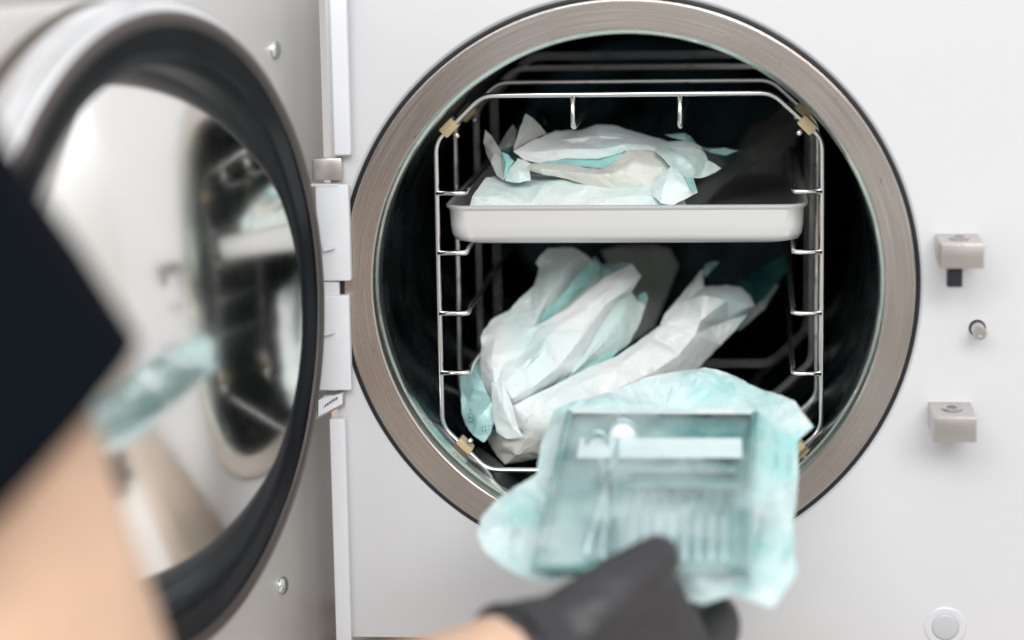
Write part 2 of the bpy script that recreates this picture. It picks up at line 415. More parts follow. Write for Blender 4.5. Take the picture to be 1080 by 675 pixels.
# steel flange
bm = bmesh.new(); lathe(bm, [(.1484, .02), (.1484, -.0010), (.1481, -.0015), (.1476, -.0016), (.1335, -.0016), (.1328, -.0012), (.1326, -.0006)])
link('flange', bm, 'steel', A, angle=8)
bm = bmesh.new(); lathe(bm, [(.1326, -.0006), (.1310, .0018), (.1302, .005), (.1300, .010), (.1300, .016)])
link('flange_lip', bm, 'lip', A)
# chamber bore
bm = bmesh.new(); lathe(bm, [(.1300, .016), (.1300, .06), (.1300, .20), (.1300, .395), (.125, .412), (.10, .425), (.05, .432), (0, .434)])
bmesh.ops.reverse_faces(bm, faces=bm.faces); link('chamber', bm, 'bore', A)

# hinge side cover strips (white plastic)
def strip(y0, y1, xl, xr, name='hinge_cover'):
    a, b = at(xl, y0, -.0085), at(xr, y1, -.0085)
    bm = bmesh.new(); box(bm, a.x, b.x, -.0085, -.0022 if True else 0, b.z, a.z, .0012, 3)
    return link(name, bm, 'plastic', A, angle=20)
strip(-60, 164, 345.5, 370)
strip(195, 296.5, 332, 370)
strip(312, 412, 331, 370.5)
strip(442, 700, 347, 371)
# fill piece set back between the covers
a, b = at(330, 296.5, -.004), at(358.5, 312, -.004)
bm = bmesh.new(); box(bm, a.x, b.x, -.006, -.0005, b.z, a.z); link('hinge_filler', bm, 'plastic', A, smooth=False)
a, b = at(358.5, 296, -.003), at(363, 312.5, -.003)
bm = bmesh.new(); box(bm, a.x, b.x, -.0028, -.0003, b.z, a.z); link('hinge_slot', bm, 'black', A, smooth=False)
# wedge pegs on the covers
for yy in (262, 351):
    a, b = at(342, yy-4, -.0085), at(354, yy+4, -.0085)
    bm = bmesh.new()
    vs = [bm.verts.new(c) for c in ((a.x, -.0087, a.z), (b.x, -.0087, a.z-.0005), (b.x, -.0087, a.z-.0022), (a.x, -.0087, b.z), (a.x, -.0125, a.z-.0003), (b.x-.001, -.0125, a.z-.0008), (b.x-.001, -.0125, a.z-.0018), (a.x, -.0125, b.z+.001))]
    for f in ((0, 1, 5, 4), (1, 2, 6, 5), (2, 3, 7, 6), (3, 0, 4, 7), (4, 5, 6, 7)): bm.faces.new([vs[i] for i in f])
    bmesh.ops.recalc_face_normals(bm, faces=bm.faces); link('peg', bm, 'plastic', A, smooth=False)
# steel hinge bracket
a, b = at(329, 167, -.006), at(361, 190, -.006)
bm = bmesh.new(); box(bm, a.x, b.x, -.007, -.0005, b.z, a.z, .001)
link('hinge_bracket', bm, 'block', A, angle=20)
a, b = at(328, 193.5, -.005), at(358, 195.5, -.005)
bm = bmesh.new(); box(bm, a.x, b.x, -.009, -.0004, b.z, a.z, .0003); link('hinge_washer', bm, 'plastic', A, smooth=False)
# rating label on its slanted tab
c = [at(345, 412, -.004), at(363.5, 412.5, -.004), at(363.5, 427, -.004), at(333, 443, -.012), at(333, 425, -.012)]
bm = bmesh.new(); vs = [bm.verts.new(p) for p in c]; f = bm.faces.new(vs)
r = bmesh.ops.extrude_face_region(bm, geom=[f]); bmesh.ops.translate(bm, verts=[g for g in r['geom'] if isinstance(g, bmesh.types.BMVert)], vec=(0, .0025, 0))
bmesh.ops.recalc_face_normals(bm, faces=bm.faces)
lab = link('rating_label', bm, 'block', A, smooth=False)
bm = bmesh.new(); vs = [bm.verts.new(V(p)+V((0, -.0006, 0))) for p in (at(346, 414.5, -.004), at(361.5, 414.5, -.004), at(361.5, 425.5, -.004), at(336, 439, -.012), at(336, 422, -.012))]
bm.faces.new(vs); link('label_face', bm, 'plastic', lab, smooth=False)
bm = bmesh.new()
for i in range(7):
    x0 = 340+i*2.4; y0 = 431-i*1.7+random.uniform(-.4, .4); yy = -.010+(x0-333)/30*.0055-.0022
    vs = [bm.verts.new(at(*p, yy)) for p in ((x0, y0-2), (x0+1.7, y0-3), (x0+1.7, y0-.2), (x0, y0+.8))]
    bm.faces.new(vs)
link('label_print', bm, 'darkink', lab, smooth=False)
# latch blocks
def latch(X, Z, h, D=.0378, w=.0212):
    bm = bmesh.new(); box(bm, X, X+w, -D, .0002, Z-h, Z, .0004, 2)
    o = link('latch', bm, 'block', A, angle=20)
    bm = bmesh.new(); cx = X+w*.5
    lathe(bm, [(.0001, .0003), (.0028, .0003), (.0031, .0008), (.0052, .0009), (.0055, .0002)], (V((cx, -D*.42, Z)), V((1, 0, 0)), V((0, 1.5, 0)), V((0, 0, 1))), 40)
    link('latch_socket', bm, 'block', o)
    bm = bmesh.new(); lathe(bm, [(.0, .0005), (.0027, .0005)], (V((cx, -D*.42, Z)), V((1, 0, 0)), V((0, 1.5, 0)), V((0, 0, 1))), 30)
    link('latch_hole', bm, 'brown', o)
    return o
L1 = latch(.1577, .0275, .0122); latch(.1555, -.0602, .0127)
a, b = at(999, 285, -.030), at(1014.5, 302, -.030)
bm = bmesh.new(); box(bm, a.x, b.x, -.033, -.0245, b.z, .0156, .0004)
link('latch_tongue', bm, 'black', L1, smooth=False)
# guide pin
fr = (V((.1797, 0, -.0214)), V((1, 0, 0)), V((0, 0, 1)), V((0, -1, 0)))
bm = bmesh.new(); lathe(bm, [(.0043, -.0), (.0043, .0004), (.0038, .0006), (.0034, .0004)], fr, 48); link('pin_seat', bm, 'black', A)
bm = bmesh.new(); lathe(bm, [(.0034, 0), (.0034, .0165), (.0030, .0175), (.0012, .0175), (.001, .0168), (0, .0168)], fr, 48); link('guide_pin', bm, 'block', A, angle=40)
# round button
p = at(997, 661, 0); fr = (V((p.x, 0, p.z)), V((1, 0, 0)), V((0, 0, 1)), V((0, -1, 0)))
bm = bmesh.new(); lathe(bm, [(.0112, 0), (.0106, .0006), (.0095, .0008), (.0085, .0007), (.0072, .0007)], fr, 64); ob = link('foot_button', bm, 'clear', A); ob.name = 'button_collar'
bm = bmesh.new(); lathe(bm, [(.0072, .0006), (.0068, .0011), (.0055, .0014), (0, .0015)], fr, 48); link('button', bm, 'button', A)

# ------------------------------------------------------------------ door (part of the autoclave)
ph = math.radians(17.3)
DC = V((-.1996, -.172, .0035)); DN = V((math.cos(ph), -math.sin(ph), 0)); DU = V((-math.sin(ph), -math.cos(ph), 0)); DZ = V((0, 0, 1))
def dp(u, z, h): return DC+DU*u+DZ*z+DN*h
bm = bmesh.new()
PO = -.030
cs = [(-.217, -.215), (.235, -.215), (.235, .153), (-.217, .153)]
fillp = []
for z in (0, 1): pass
vs = [bm.verts.new(dp(u, z, PO)) for u, z in cs]; f = bm.faces.new(vs)
r = bmesh.ops.extrude_face_region(bm, geom=[f]); bmesh.ops.translate(bm, verts=[g for g in r['geom'] if isinstance(g, bmesh.types.BMVert)], vec=-DN*.03)
bmesh.ops.recalc_face_normals(bm, faces=bm.faces)
bmesh.ops.bevel(bm, geom=list(bm.edges), offset=.0025, segments=3, profile=.5, affect='EDGES')
door = link('door', bm, 'doorplate', A, angle=40)
frd = (DC, DU, DZ, DN)
bm = bmesh.new(); lathe(bm, [(.1490, -.0225), (.1530, -.0220), (.1552, -.0195), (.1557, -.0150), (.1557, -.0095), (.1553, -.006), (.1540, -.0025), (.1520, -.0006), (.1500, .0), (.1496, -.003)], frd)
link('door_rim', bm, 'dooredge', door, angle=50)
bm = bmesh.new(); lathe(bm, [(.1497, -.004), (.1496, .0006), (.1485, .0012), (.1430, .0010), (.1400, .0006), (.1340, .0004), (.1290, -.0002), (.1264, -.0018), (.1250, -.005), (.1248, -.018), (.1250, -.055)], frd, 200)
bm.normal_update()
for v in bm.verts:   # slightly uneven soft rubber edge
    q = v.co*28; v.co += DN*(noise.noise(q)*.0009)
link('door_gasket', bm, 'gasket', door)
bm = bmesh.new(); lathe(bm, [(.1545, PO-.0005), (.1530, PO+.0008), (.1498, PO+.0010), (.1492, -.0200)], frd)
link('rim_gap_shade', bm, 'brown', door)  # dark ring: shade between rim and plate put into its colour
bm = bmesh.new(); lathe(bm, [(.1499, -.003), (.1499, .0014), (.1494, .0020), (.1436, .0022), (.1430, .0014)], frd, 200)
for v in bm.verts: v.co += DN*(noise.noise(v.co*30)*.0004)
link('gasket_band', bm, 'band', door)
# domed, slightly tilted mirror disc
rec, K, du, dz = .011, 1.8, -.215, .035
N0 = (DN-DU*du+DZ*dz).normalized(); Rs = 1/K; SC = DC-DN*rec-N0*Rs
bm = bmesh.new(); rings = []
for i in range(41):
    r_ = .1252*i/40; row = []
    for j in range(128 if i else 1):
        a_ = 2*PI*j/128; u_, z_ = r_*math.cos(a_), r_*math.sin(a_)
        o_ = DC+DU*u_+DZ*z_; oc = o_-SC; b_ = oc.dot(DN); t_ = -b_+math.sqrt(b_*b_-(oc.dot(oc)-Rs*Rs))
        row.append(bm.verts.new(o_+DN*t_))
    rings.append(row)
for i in range(40):
    for j in range(128):
        k2 = (j+1) % 128
        if i == 0: bm.faces.new((rings[0][0], rings[1][j], rings[1][k2]))
        else: bm.faces.new((rings[i][j], rings[i+1][j], rings[i+1][k2], rings[i][k2]))
bmesh.ops.recalc_face_normals(bm, faces=bm.faces)
link('mirror_disc', bm, 'mirror', door)
for u_, z_ in ((-.164, .1215), (-.152, -.1605)):
    bm = bmesh.new(); O = dp(u_, z_, PO)
    lathe(bm, [(.0052, 0), (.0052, .0006), (.0046, .0016), (.003, .0024), (0, .0027)], (O, DU, DZ, DN), 40)
    s_ = link('screw', bm, 'lip', door)

# ------------------------------------------------------------------ wire rack
RK = empty('wire_rack', (0, .03, -.106)); tag(RK, 'bright steel wire rack with chamfered square frames inside the round chamber', 'wire rack')
FY = (.030, .116, .223, .328)
xl, xr, zt, zb = -.1020, .1014, .0975, -.1052
def frame_pts(y):
    k_ = [V((-.0770, y, zt)), V((.0752, y, zt)), V((xr, y, .0735)), V((xr, y, -.0825)), V((.0770, y, zb)), V((-.0778, y, zb)), V((xl, y, -.081)), V((xl, y, .0735))]
    return fillet(k_, .006, 5, True)
for y in FY:
    bm = bmesh.new(); tube(bm, frame_pts(y), .00145, 12, True); link('frame', bm, 'wire', RK)
for z in (.0458, .0137, -.0190, -.0515):
    for s in (-1, 1):
        x0 = (xl if s < 0 else xr); x1 = s*.0865
        pts = fillet([V((x0, .0296, z)), V((x1, .0290, z)), V((x1, .036, z+.0012)), V((x1, .33, z+.0012))], .0035, 5)
        bm = bmesh.new(); tube(bm, pts, .0014, 10); link('runner', bm, 'wire', RK)
for x in (-.0289, .0273):
    pts = fillet([V((x, .0300, zt-.0005)), V((x, .0300, .0815)), V((x, .038, .0795)), V((x, .33, .0795))], .0035, 5)
    bm = bmesh.new(); tube(bm, pts, .0014, 10); link('runner', bm, 'wire', RK)
for y in FY[:2]:
    for px_, pz_, ang in ((-.0945, .0806, 45), (.0935, .0805, -45), (-.0905, -.0925, -45), (.0895, -.0935, 45)):
        bm = bmesh.new(); box(bm, -.0046, .0046, -.003, .008, -.0031, .0031, .0007)
        bmesh.ops.rotate(bm, verts=bm.verts, cent=(0, 0, 0), matrix=Matrix.Rotation(math.radians(-ang), 3, 'Y'))
        bmesh.ops.translate(bm, verts=bm.verts, vec=(px_, y, pz_))
        cl = link('spacer_clip', bm, 'clip', RK, angle=40)
        bm = bmesh.new(); bmesh.ops.create_uvsphere(bm, u_segments=16, v_segments=10, radius=.0017, matrix=Matrix.Translation((px_*.955, y-.0035, pz_*.955)))
        link('pin', bm, 'wire', cl)

# ------------------------------------------------------------------ tray
bm = bmesh.new()
def rrect(x0, x1, y0, y1, r, z, n_=6):
    out = []
    for cx, cy, a0 in ((x1-r, y1-r, 0), (x0+r, y1-r, 90), (x0+r, y0+r, 180), (x1-r, y0+r, 270)):
        for i in range(n_+1):
            a_ = math.radians(a0+90*i/n_); out.append(V((cx+r*math.cos(a_), cy+r*math.sin(a_), z)))
    return out
def loft(bm, loops, cap0=False, cap1=False):
    R_ = [[bm.verts.new(p) for p in lp] for lp in loops]
    for A_, B_ in zip(R_, R_[1:]):
        n_ = len(A_)
        for i in range(n_): bm.faces.new((A_[i], A_[(i+1) % n_], B_[(i+1) % n_], B_[i]))
    if cap0: bm.faces.new(R_[0])
    if cap1: bm.faces.new(R_[-1])
    bmesh.ops.recalc_face_normals(bm, faces=bm.faces)
X0, X1, Y0, Y1, TZ, BZ = -.0978, .0932, .034, .300, .0385, .0172
L_ = []
for ins, z in ((-.0009, TZ-.0018), (-.0012, TZ-.0006), (-.0004, TZ), (.0006, TZ-.0002), (.0014, TZ-.0016)): L_.append(rrect(X0+ins, X1-ins, Y0+ins, Y1-ins, .012, z))
inner = [rrect(X0+i_, X1-i_, Y0+i_, Y1-i_, .011, z) for i_, z in ((.0022, BZ+.008), (.0045, BZ+.003), (.009, BZ+.0012))]
outer = [rrect(X0+i_, X1-i_, Y0+i_, Y1-i_, r_, z) for i_, z, r_ in ((.0008, TZ-.003, .010), (.0012, BZ+.010, .010), (.0018, BZ+.005, .010), (.0036, BZ+.0016, .011), (.0075, BZ, .014))]
loft(bm, list(reversed(outer))+L_+inner, True, True)
TR = link('instrument_tray', bm, 'tray', None, angle=50)
tag(TR, 'shallow pale grey tray with rounded corners on the rack, heaped with paper pouches', 'tray')

# ------------------------------------------------------------------ pouches
GU = 'sterilisation pouches heaped on the upper tray'; GL = 'sterilisation pouches leaning in the lower rack'
def pouch(name, label, group, base): return tag(empty(name, base), label, 'pouch', group)
# --- upper heap
p1 = pouch('sterilisation_pouch', 'pale crumpled pouch lowest in the tray, its edge just above the rim', GU, (0, .06, .04))
sheet('paper_side', [(494, 226, .040), (498, 207, .046), (513, 187, .066), (540, 184, .082), (580, 184, .085), (625, 184, .085), (690, 176, .085), (716, 194, .07), (726, 222, .045), (700, 226, .040), (600, 227, .040)],
      [(512, 210, .043), (545, 216, .042), (650, 208, .044), (690, 206, .046)], 'paper', p1, .0009, 60, 4, puff=.006, seed=1,
      creases=[[(498, 207, .046), (520, 205, .047), (540, 204, .050), (560, 214, .043), (572, 222, .04)], [(540, 184, .082), (530, 196, .058), (520, 205, .047)], [(560, 214, .043), (575, 194, .056), (592, 190, .062), (600, 206, .047), (602, 222, .040)], [(592, 190, .062), (625, 197, .054), (660, 200, .052), (700, 194, .058)], [(540, 204, .050), (558, 196, .060), (575, 194, .056)]])
p2 = pouch('sterilisation_pouch', 'long arched white pouch topping the tray heap, teal strip beneath its fold', GU, (0, .08, .05))
sheet('paper_side', [(541, 159, .078), (560, 149, .086), (586, 138, .098), (613, 137, .106), (630, 131, .108), (647, 132, .108), (670, 139, .106), (702, 148, .102), (716, 156, .098), (716, 172, .084), (690, 164, .076), (664, 158, .070), (650, 163, .069), (630, 168, .070), (598, 167, .072), (570, 172, .073), (553, 169, .075)],
      [(612, 150, .085)], 'white_paper', p2, .0008, 60, 4, puff=.008, seed=2,
      creases=[[(541, 159, .078), (566, 160, .074), (600, 157, .073), (636, 157, .072), (660, 152, .074), (690, 154, .081), (716, 162, .09)], [(560, 149, .086), (590, 148, .083), (630, 143, .088), (668, 146, .088)], [(630, 131, .108), (636, 146, .086), (650, 158, .072)]])
sheet('film_strip', [(563, 173, .071), (598, 165, .074), (632, 166, .073), (650, 161, .072), (667, 156, .073), (658, 170, .068), (636, 178, .066), (612, 175, .068), (588, 174, .069)], [(620, 170, .071)], 'film', p2, .0004, 60, 3, seed=3)
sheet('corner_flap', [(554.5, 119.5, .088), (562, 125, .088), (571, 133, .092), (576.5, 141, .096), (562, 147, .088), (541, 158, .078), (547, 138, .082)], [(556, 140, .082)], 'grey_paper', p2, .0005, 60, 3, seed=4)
sheet('film_flap', [(555, 118.5, .091), (568, 121, .096), (576, 126, .10), (579, 133, .10), (577, 142, .099), (570, 133, .095), (562, 125, .091)], [(571, 127, .095)], 'thin_film', p2, .0004, 60, 3, seed=5)
p3 = pouch('sterilisation_pouch', 'cream folded pouch in the tray heap, just under the arched white one', GU, (0, .07, .045))
sheet('paper_side', [(545, 167, .070), (560, 172, .067), (600, 173, .064), (620, 177, .062), (634, 178, .062), (648, 170, .063), (663, 158, .068), (682, 158, .072), (700, 162, .074), (716, 172, .072), (712, 186, .06), (700, 190, .056), (684, 199, .054), (662, 199, .054), (645, 201, .054), (620, 196, .056), (600, 189, .058), (572, 184, .06), (560, 180, .064), (554, 178, .067)],
      [(688, 176, .056)], 'cream_paper', p3, .0007, 60, 4, puff=.005, seed=6,
      creases=[[(554, 178, .067), (570, 178, .058), (600, 181, .054), (628, 184, .051), (650, 182, .050), (668, 170, .056), (682, 158, .072)], [(650, 182, .050), (668, 186, .051), (684, 199, .054)], [(668, 186, .051), (698, 176, .057), (716, 172, .072)]])
sheet('corner_flap', [(533, 191, .056), (538, 177, .058), (546, 167, .064), (553, 173, .062), (559, 181, .058), (560, 190, .054), (548, 193, .052)], [(547, 181, .054)], 'paper', p3, .0006, 60, 3, seed=7)
sheet('film_flap', [(529.5, 160, .066), (536, 163, .066), (542, 170, .064), (538, 178, .062), (535, 190, .058), (531, 189, .06)], [(534, 172, .060)], 'film', p3, .0004, 60, 3, seed=8)
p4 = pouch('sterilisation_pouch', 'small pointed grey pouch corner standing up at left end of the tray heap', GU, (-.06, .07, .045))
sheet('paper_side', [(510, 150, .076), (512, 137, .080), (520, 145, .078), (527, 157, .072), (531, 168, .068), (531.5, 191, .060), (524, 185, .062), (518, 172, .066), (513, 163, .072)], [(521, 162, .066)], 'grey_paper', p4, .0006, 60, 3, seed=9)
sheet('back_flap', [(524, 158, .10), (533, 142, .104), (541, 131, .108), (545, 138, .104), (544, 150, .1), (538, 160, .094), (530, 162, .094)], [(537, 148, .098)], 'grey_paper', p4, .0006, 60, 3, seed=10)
sheet('film_side', [(525, 160, .09), (545, 152, .095), (554, 161, .088), (545, 170, .082), (532, 168, .084)], [], 'thin_film', p4, .0004, 60, 3, seed=11)
p5 = pouch('sterilisation_pouch', 'pale green pouch right in the tray heap with curled teal film edge', GU, (.04, .08, .045))
sheet('paper_side', [(694, 150, 0.087), (722, 148, 0.092), (738, 153, 0.092), (744, 161, 0.087), (746, 169, 0.082), (753, 172, 0.082), (761, 178, 0.080), (750, 184, 0.072), (738, 188, 0.067), (724, 188, 0.060), (712, 180, 0.055), (702, 170, 0.054), (692, 160, 0.062)], [(716, 162, 0.068), (730, 174, 0.064), (724, 156, 0.082)], 'green_paper', p5, .0008, 60, 4, puff=.005, seed=12)
sheet('film_edge', [(700, 142, 0.100), (722, 140, 0.102), (728, 144, 0.102), (736, 153, 0.102), (750, 157, 0.102), (764, 156, 0.107), (779, 159, 0.107), (764, 164, 0.102), (748, 160, 0.098), (734, 156, 0.094), (724, 148, 0.094), (716, 147, 0.094)], [(744, 157, 0.094)], 'pale_film', p5, .0005, 60, 3, seed=13)
sheet('film_corner', [(722, 188, 0.050), (731, 187, 0.050), (736, 203, 0.037), (729, 200, 0.040)], [], 'film', p5, .0003, 60, 3, seed=14)
p6 = pouch('sterilisation_pouch', 'small square bright white packet tilted at right front of the tray heap', GU, (.03, .05, .042))
sheet('paper_side', [(682, 197, .058), (692, 190, .052), (708, 175, .054), (722, 188, .05), (736, 203, .046), (709, 217, .040), (697, 214, .040), (688, 206, .046)], [(700, 196, .044), (712, 192, .044)], 'white_paper', p6, .0004, 60, 3, puff=.004, seed=15)
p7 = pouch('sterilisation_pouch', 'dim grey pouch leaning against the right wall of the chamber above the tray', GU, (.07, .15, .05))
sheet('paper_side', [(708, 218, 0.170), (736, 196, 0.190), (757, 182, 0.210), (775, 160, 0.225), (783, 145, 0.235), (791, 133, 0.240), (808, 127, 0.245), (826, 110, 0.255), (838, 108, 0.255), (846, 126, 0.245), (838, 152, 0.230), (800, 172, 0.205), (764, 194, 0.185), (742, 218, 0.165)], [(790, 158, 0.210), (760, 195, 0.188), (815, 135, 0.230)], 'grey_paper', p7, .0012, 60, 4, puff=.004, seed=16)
sheet('film_edge', [(752, 160, .17), (776, 158, .17), (784, 144, .172), (776, 163, .165), (765, 172, .16)], [], 'thin_film', p7, .0004, 60, 3, seed=17)
# --- lower pouches
q1 = pouch('sterilisation_pouch', 'large white pouch far left under the tray, teal corner with printed marks at foot', GL, (-.05, .08, -.10))
sheet('paper_side', [(565, 277, .122), (571, 268, .126), (578, 262, .130), (604, 261, .134), (616, 267, .136), (627, 276, .138), (640, 290, .134), (650, 330, .12), (620, 380, .10), (580, 420, .085), (553, 463, .060), (535, 464, .058), (524, 456, .060), (519, 440, .060), (516, 424, .062), (508, 415, .066), (504, 403, .068), (505, 385, .072), (508, 365, .078), (507, 356, .080), (510, 348, .086), (520, 336, .094), (537, 327, .102), (548, 315, .108), (563, 302, .115), (569, 283, .122)],
      [(545, 372, .068), (590, 350, .092)], 'paper', q1, .0009, 60, 4, puff=.010, seed=21,
      creases=[[(604, 261, .134), (597, 281, .117), (575, 318, .098), (562, 345, .084), (548, 352, .080), (523, 350, .078), (510, 348, .086)], [(575, 318, .098), (560, 319, .106), (569, 283, .122)], [(523, 350, .078), (519, 375, .064), (521, 402, .055), (533, 430, .050), (546, 452, .048)], [(616, 267, .136), (606, 292, .124), (585, 324, .110), (572, 340, .100)], [(562, 345, .084), (556, 375, .068), (548, 400, .060)]])
sheet('film_stripe', [(623, 276, .124), (634, 282, .128), (622, 300, .120), (604, 316, .110), (580, 334, .100), (560, 346, .092), (574, 330, .096), (592, 312, .104), (606, 294, .112)], [(604, 306, .106)], 'film', q1, .0006, 60, 4, seed=22)
fl = sheet('film_corner', [(485, 392, .075), (492, 391, .073), (499, 386, .072), (506, 380, .070), (508, 400, .062), (514, 415, .056), (519, 424, .052), (521, 446, .050), (517, 458, .048), (510.5, 467, .046), (499, 459, .050), (491, 448, .054), (487, 436, .058), (486, 412, .066)], [(500, 410, .058), (506, 440, .048), (495, 425, .060)], 'pale_film', q1, .0006, 60, 4, seed=23)
sheet('film_side', [(499, 386, .082), (508, 385, .08), (512, 410, .075), (505, 425, .07), (494, 432, .07), (489, 420, .074), (490, 402, .078)], [], 'film', q1, .0006, 60, 3, seed=24)
bm = bmesh.new()
ring = [at(496+3.6*math.cos(t_), 441+4.6*math.sin(t_), .0470) for t_ in [i*.33-2.2 for i in range(15)]]
tube(bm, ring, .00028, 6)
for (a_, b_) in (((494, 437), (494.5, 442)), ((495, 441), (498, 440)), ((496, 434), (496.5, 431))): tube(bm, [at(*a_, .047), at(*b_, .047)], .0003, 6)
for i in range(4):
    for j in range(2): tube(bm, [at(508+i*3.2, 449.5+j*4-i*.5, .0425), at(509.6+i*3.2, 451.5+j*4-i*.7, .0425)], .00028, 6)
link('printed_mark', bm, 'ink', fl)
sheet('folded_foot', [(518, 403, .054), (530, 405, .05), (541, 428, .046), (545, 449, .044), (552, 461, .043), (534, 463, .044), (524, 456, .046), (520, 440, .048)], [(532, 432, .042), (541, 452, .042)], 'white_paper', q1, .0005, 60, 4, seed=25)
q2 = pouch('sterilisation_pouch', 'long narrow white pouch slanting below the tray, square open end at its top', GL, (-.02, .08, -.09))
sheet('paper_side', [(666, 278, .125), (677, 291, .122), (666, 307, .116), (652, 316, .112), (634, 340, .098), (614, 374, .084), (606, 390, .078), (585, 404, .070), (555, 424, .060), (541, 428, .056), (522, 420, .056), (519, 404, .056), (530, 378, .066), (558, 348, .086), (598, 326, .096), (638, 292, .112)],
      [(562, 378, .060)], 'white_paper', q2, .0008, 60, 4, puff=.008, seed=26,
      creases=[[(666, 278, .125), (650, 298, .108), (616, 328, .092), (578, 354, .077), (548, 382, .062), (530, 404, .052)], [(677, 291, .122), (660, 306, .109), (638, 322, .100), (613, 356, .081), (590, 386, .066), (560, 410, .055), (541, 420, .051)], [(578, 354, .077), (574, 370, .068), (552, 392, .057)]])
sheet('film_lip', [(627, 270, .142), (634, 278, .138), (645, 279, .134), (658, 276, .132), (665, 279, .128), (650, 289, .122), (639, 293, .122), (628, 290, .132), (622, 284, .138)], [(640, 284, .126)], 'pale_film', q2, .0006, 60, 3, seed=27)
q3 = pouch('sterilisation_pouch', 'pale green pouch below the tray between the slanting and the big right pouch', GL, (0, .09, -.09))
sheet('paper_side', [(664, 306, .124), (672, 317, .126), (681, 322, .128), (674, 342, .120), (664, 362, .110), (640, 380, .098), (618, 394, .088), (590, 412, .074), (578, 412, .072), (600, 392, .080), (614, 372, .088), (632, 338, .102), (648, 316, .114)], [], 'green_paper', q3, .0007, 60, 4, puff=.005, seed=28,
      creases=[[(672, 317, .126), (655, 338, .108), (632, 366, .091), (604, 394, .074)], [(664, 312, .122), (646, 336, .108), (622, 372, .089)]])
sheet('film_edge', [(673, 312, .134), (681, 308, .134), (684, 315, .132), (680, 324, .128), (674, 320, .128)], [], 'film', q3, .0003, 60, 3, seed=29)
sheet('film_stripe', [(645, 378, .092), (655, 366, .098), (640, 372, .092), (618, 386, .080), (600, 400, .070), (585, 412, .062), (606, 402, .066), (628, 388, .078)], [], 'film', q3, .0004, 60, 3, seed=30)
q4 = pouch('sterilisation_pouch', 'big white pouch leaning right below the tray, folded end with dark teal film mouth', GL, (.03, .09, -.09))
sheet('paper_side', [(740, 284, .140), (743, 302, .130), (767, 301, .132), (781, 303, .134), (791, 311, .134), (796.5, 322, .130), (789, 331, .131), (778, 345, .128), (760, 364, .122), (744, 380, .115), (735, 390, .110), (715, 402, .100), (690, 420, .090), (660, 440, .078), (620, 462, .066), (590, 470, .058), (560, 462, .052), (545, 449, .051), (541, 428, .052), (562, 417, .057), (590, 404, .064), (620, 388, .076), (650, 376, .088), (676, 358, .100), (696, 343, .110), (701, 331, .116), (718, 312, .126)],
      [(640, 415, .066), (600, 436, .050), (768, 338, .124), (750, 345, .119)], 'white_paper', q4, .0009, 60, 4, puff=.012, seed=31,
      creases=[[(743, 302, .130), (742, 312, .106), (768, 316, .112), (787, 325, .120), (796.5, 322, .130)], [(742, 312, .106), (739, 338, .098), (734, 352, .097), (716, 374, .089), (690, 392, .080), (655, 408, .068), (620, 430, .055), (590, 446, .047)], [(740, 284, .140), (724, 316, .118), (704, 340, .108), (690, 356, .100)], [(696, 343, .110), (684, 362, .092), (652, 386, .079), (616, 402, .066), (580, 422, .052), (556, 440, .047)], [(734, 352, .097), (708, 356, .099), (690, 356, .100)], [(767, 301, .132), (756, 310, .119), (742, 312, .106)]])
sheet('film_lip', [(740, 286, .146), (744, 279, .150), (750, 276, .152), (759, 276, .154), (752, 284, .148), (743, 293, .142)], [(748, 281, .146)], 'pale_film', q4, .0004, 60, 3, seed=32)
sheet('film_mouth', [(772, 301, .142), (800, 284, .165), (828, 268, .18), (832, 282, .178), (818, 302, .165), (800, 322, .148), (794, 323, .140), (788, 310, .138)], [(805, 300, .158)], 'thin_film', q4, .0006, 60, 4, seed=33)
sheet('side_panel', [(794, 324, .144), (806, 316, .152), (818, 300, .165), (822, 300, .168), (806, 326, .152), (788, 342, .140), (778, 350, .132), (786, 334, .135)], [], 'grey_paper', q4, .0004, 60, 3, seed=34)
q5 = pouch('sterilisation_pouch', 'creased cream pouch end resting on the bottom wires below the white pouches', GL, (-.04, .055, -.105))
sheet('paper_side', [(513, 462, .068), (519, 452, .064), (534, 452, .058), (552, 448, .056), (556, 430, .058), (590, 432, .066), (600, 448, .07), (590, 470, .07), (576, 482, .066), (560, 485, .062), (545, 488, .058), (533, 490, .056), (524, 481, .06)],
      [(533, 470, .050), (545, 480, .05), (556, 462, .048), (562, 476, .054), (575, 462, .056), (562, 448, .05), (530, 478, .056)], 'cream_paper', q5, .0006, 60, 4, puff=.006, seed=35)
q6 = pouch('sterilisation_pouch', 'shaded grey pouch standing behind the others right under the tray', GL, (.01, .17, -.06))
sheet('paper_side', [(634, 264, 0.190), (655, 259, 0.195), (690, 259, 0.200), (706, 262, 0.200), (716, 280, 0.200), (700, 320, 0.190), (690, 345, 0.180), (665, 362, 0.170), (650, 330, 0.170), (645, 290, 0.180)], [(668, 280, 0.185), (684, 290, 0.190), (672, 320, 0.178)], 'grey_paper', q6, .0012, 60, 4, puff=.006, seed=36)

